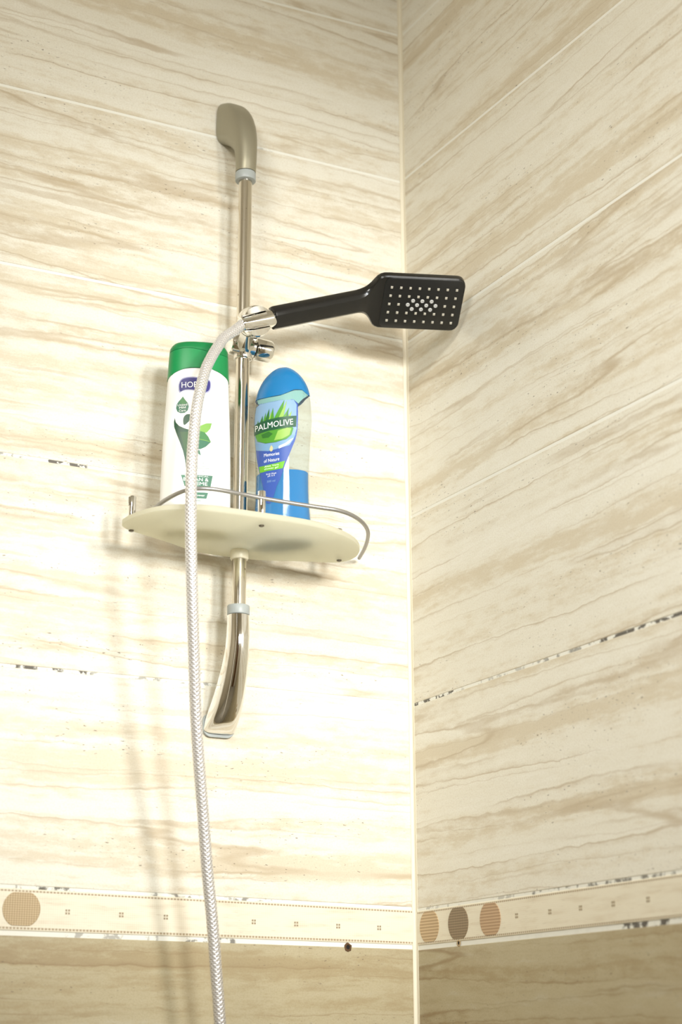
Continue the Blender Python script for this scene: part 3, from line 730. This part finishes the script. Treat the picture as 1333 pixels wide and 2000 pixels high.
film = Bg.decal('label_film', poly2((500, 780), (520, 776), (548, 771), (562, 765), (576, 760), (592, 759), (602, 768), (584, 788), (574, 780), (548, 781), (520, 788), (505, 789)), M['film'], .00010, gbody)
lab = Bg.decal('label', poly2((500, 795), (508, 788), (522, 785), (548, 780), (574, 779), (583, 789), (584, 815), (582, 840), (577, 860), (568, 882), (560, 900), (553, 920), (548, 935), (541, 950), (536, 968), (530, 984), (523, 984), (517, 962), (511, 938), (505, 915), (500, 892), (497, 868), (495, 845), (496, 815)), M['royal'], .00010, gbody, cuts=4)
Bg.decal('label_sky', poly2((500, 796), (508, 789), (522, 786), (548, 781), (574, 780), (580, 790), (580, 838), (574, 858), (560, 868), (520, 873), (498, 871), (496, 845), (497, 815)), M['sky'], .00022, gbody, cuts=4)
Bg.decal('label_water', poly2((497, 866), (515, 868), (540, 864), (560, 856), (578, 848), (573, 860), (566, 870), (545, 876), (525, 882), (500, 881)), M['water'], .00030, gbody)
Bg.decal('water_splash', poly2((545, 872), (556, 867), (566, 860), (574, 856), (566, 866), (554, 873), (545, 877)), M['ink_white'], .00038, gbody)
rnd = random.Random(2)
spikes = [((508, 846), (514, 812), 'aloe_d', 5), ((514, 846), (520, 806), 'aloe', 5), ((518, 846), (527, 798), 'aloe_d', 6), ((524, 846), (531, 804), 'aloe_l', 5), ((530, 848), (534, 796), 'aloe', 6), ((534, 846), (556, 780), 'aloe', 10), ((540, 846), (561, 781), 'aloe_l', 6), ((546, 842), (566, 796), 'aloe', 8), ((554, 842), (571, 803), 'aloe_l', 7), ((560, 840), (563, 800), 'aloe_d', 5), ((504, 848), (506, 822), 'aloe', 4)]
for k, ((bx, by), (tx, ty), m, w) in enumerate(spikes):
    mx, my = (bx+tx)/2+1, (by+ty)/2
    Bg.decal('aloe_leaf', poly2((bx-w, by), (mx-w*.75, my), (tx, ty), (mx+w*.6, my), (bx+w, by)), M[m], .00044+.00005*k, gbody)
Bg.decal('aloe_base', poly2((498, 850), (506, 842), (540, 832), (570, 832), (574, 838), (570, 850), (560, 858), (540, 864), (520, 867), (504, 863)), M['aloe'], .00085, gbody)
Bg.decal('aloe_base_light', poly2((544, 842), (562, 836), (570, 838), (566, 850), (552, 858), (536, 861)), M['aloe_l'], .00092, gbody)
Bg.decal('aloe_base_dark', poly2((512, 850), (526, 844), (534, 848), (526, 856), (514, 857)), M['aloe_d'], .00092, gbody)
Bg.decal('ribbon', poly2((496, 835), (503, 829), (512, 825), (528, 820), (545, 816), (562, 814), (580, 813), (579, 834), (562, 836), (545, 838.5), (528, 842), (514, 846), (503, 850), (496, 854)), M['ribbon'], .00105, gbody)
Bg.text('brand_lettering', 'PALMOLIVE', M['ink_white'], .0013, gbody, t2(500, 573.5, 845, 830.5, 11.5, 2.6))
Bg.decal('gel_drop', poly2((531, 870), (534, 875), (533, 881), (530, 883), (527, 880), (528, 875)), M['drop'], .0005, gbody)
Bg.text('label_lettering', 'Memories', M['ink_white'], .0003, gbody, t2(516, 546, 893.5, 888.5, 6.5))
Bg.text('label_lettering', 'of Nature', M['ink_white'], .0003, gbody, t2(516, 546, 905, 899.5, 6.5))
Bg.decal('lime_stripe', poly2((506.5, 913), (520, 910), (540, 905), (557, 900.5), (553, 915), (538, 918), (522, 921), (508.5, 925)), M['lime'], .00030, gbody)
Bg.text('label_lettering', 'Aloe Vera', M['ink_white'], .0005, gbody, t2(517, 545, 914.5, 909, 3.4))
Bg.text('label_lettering', 'shower gel', M['ink_white'], .0005, gbody, t2(517, 544, 919.3, 914, 3.4))
Bg.text('label_lettering', 'Body Wash', M['ink_white'], .0003, gbody, t2(521, 540, 929, 925.5, 3.))
Bg.text('label_lettering', 'ph 5.5', M['ink_white'], .0003, gbody, t2(524, 537, 932.5, 930, 3.))
Bg.text('label_lettering', '500 ml', M['sky'], .0003, gbody, t2(522.5, 538, 944, 941, 4.2))
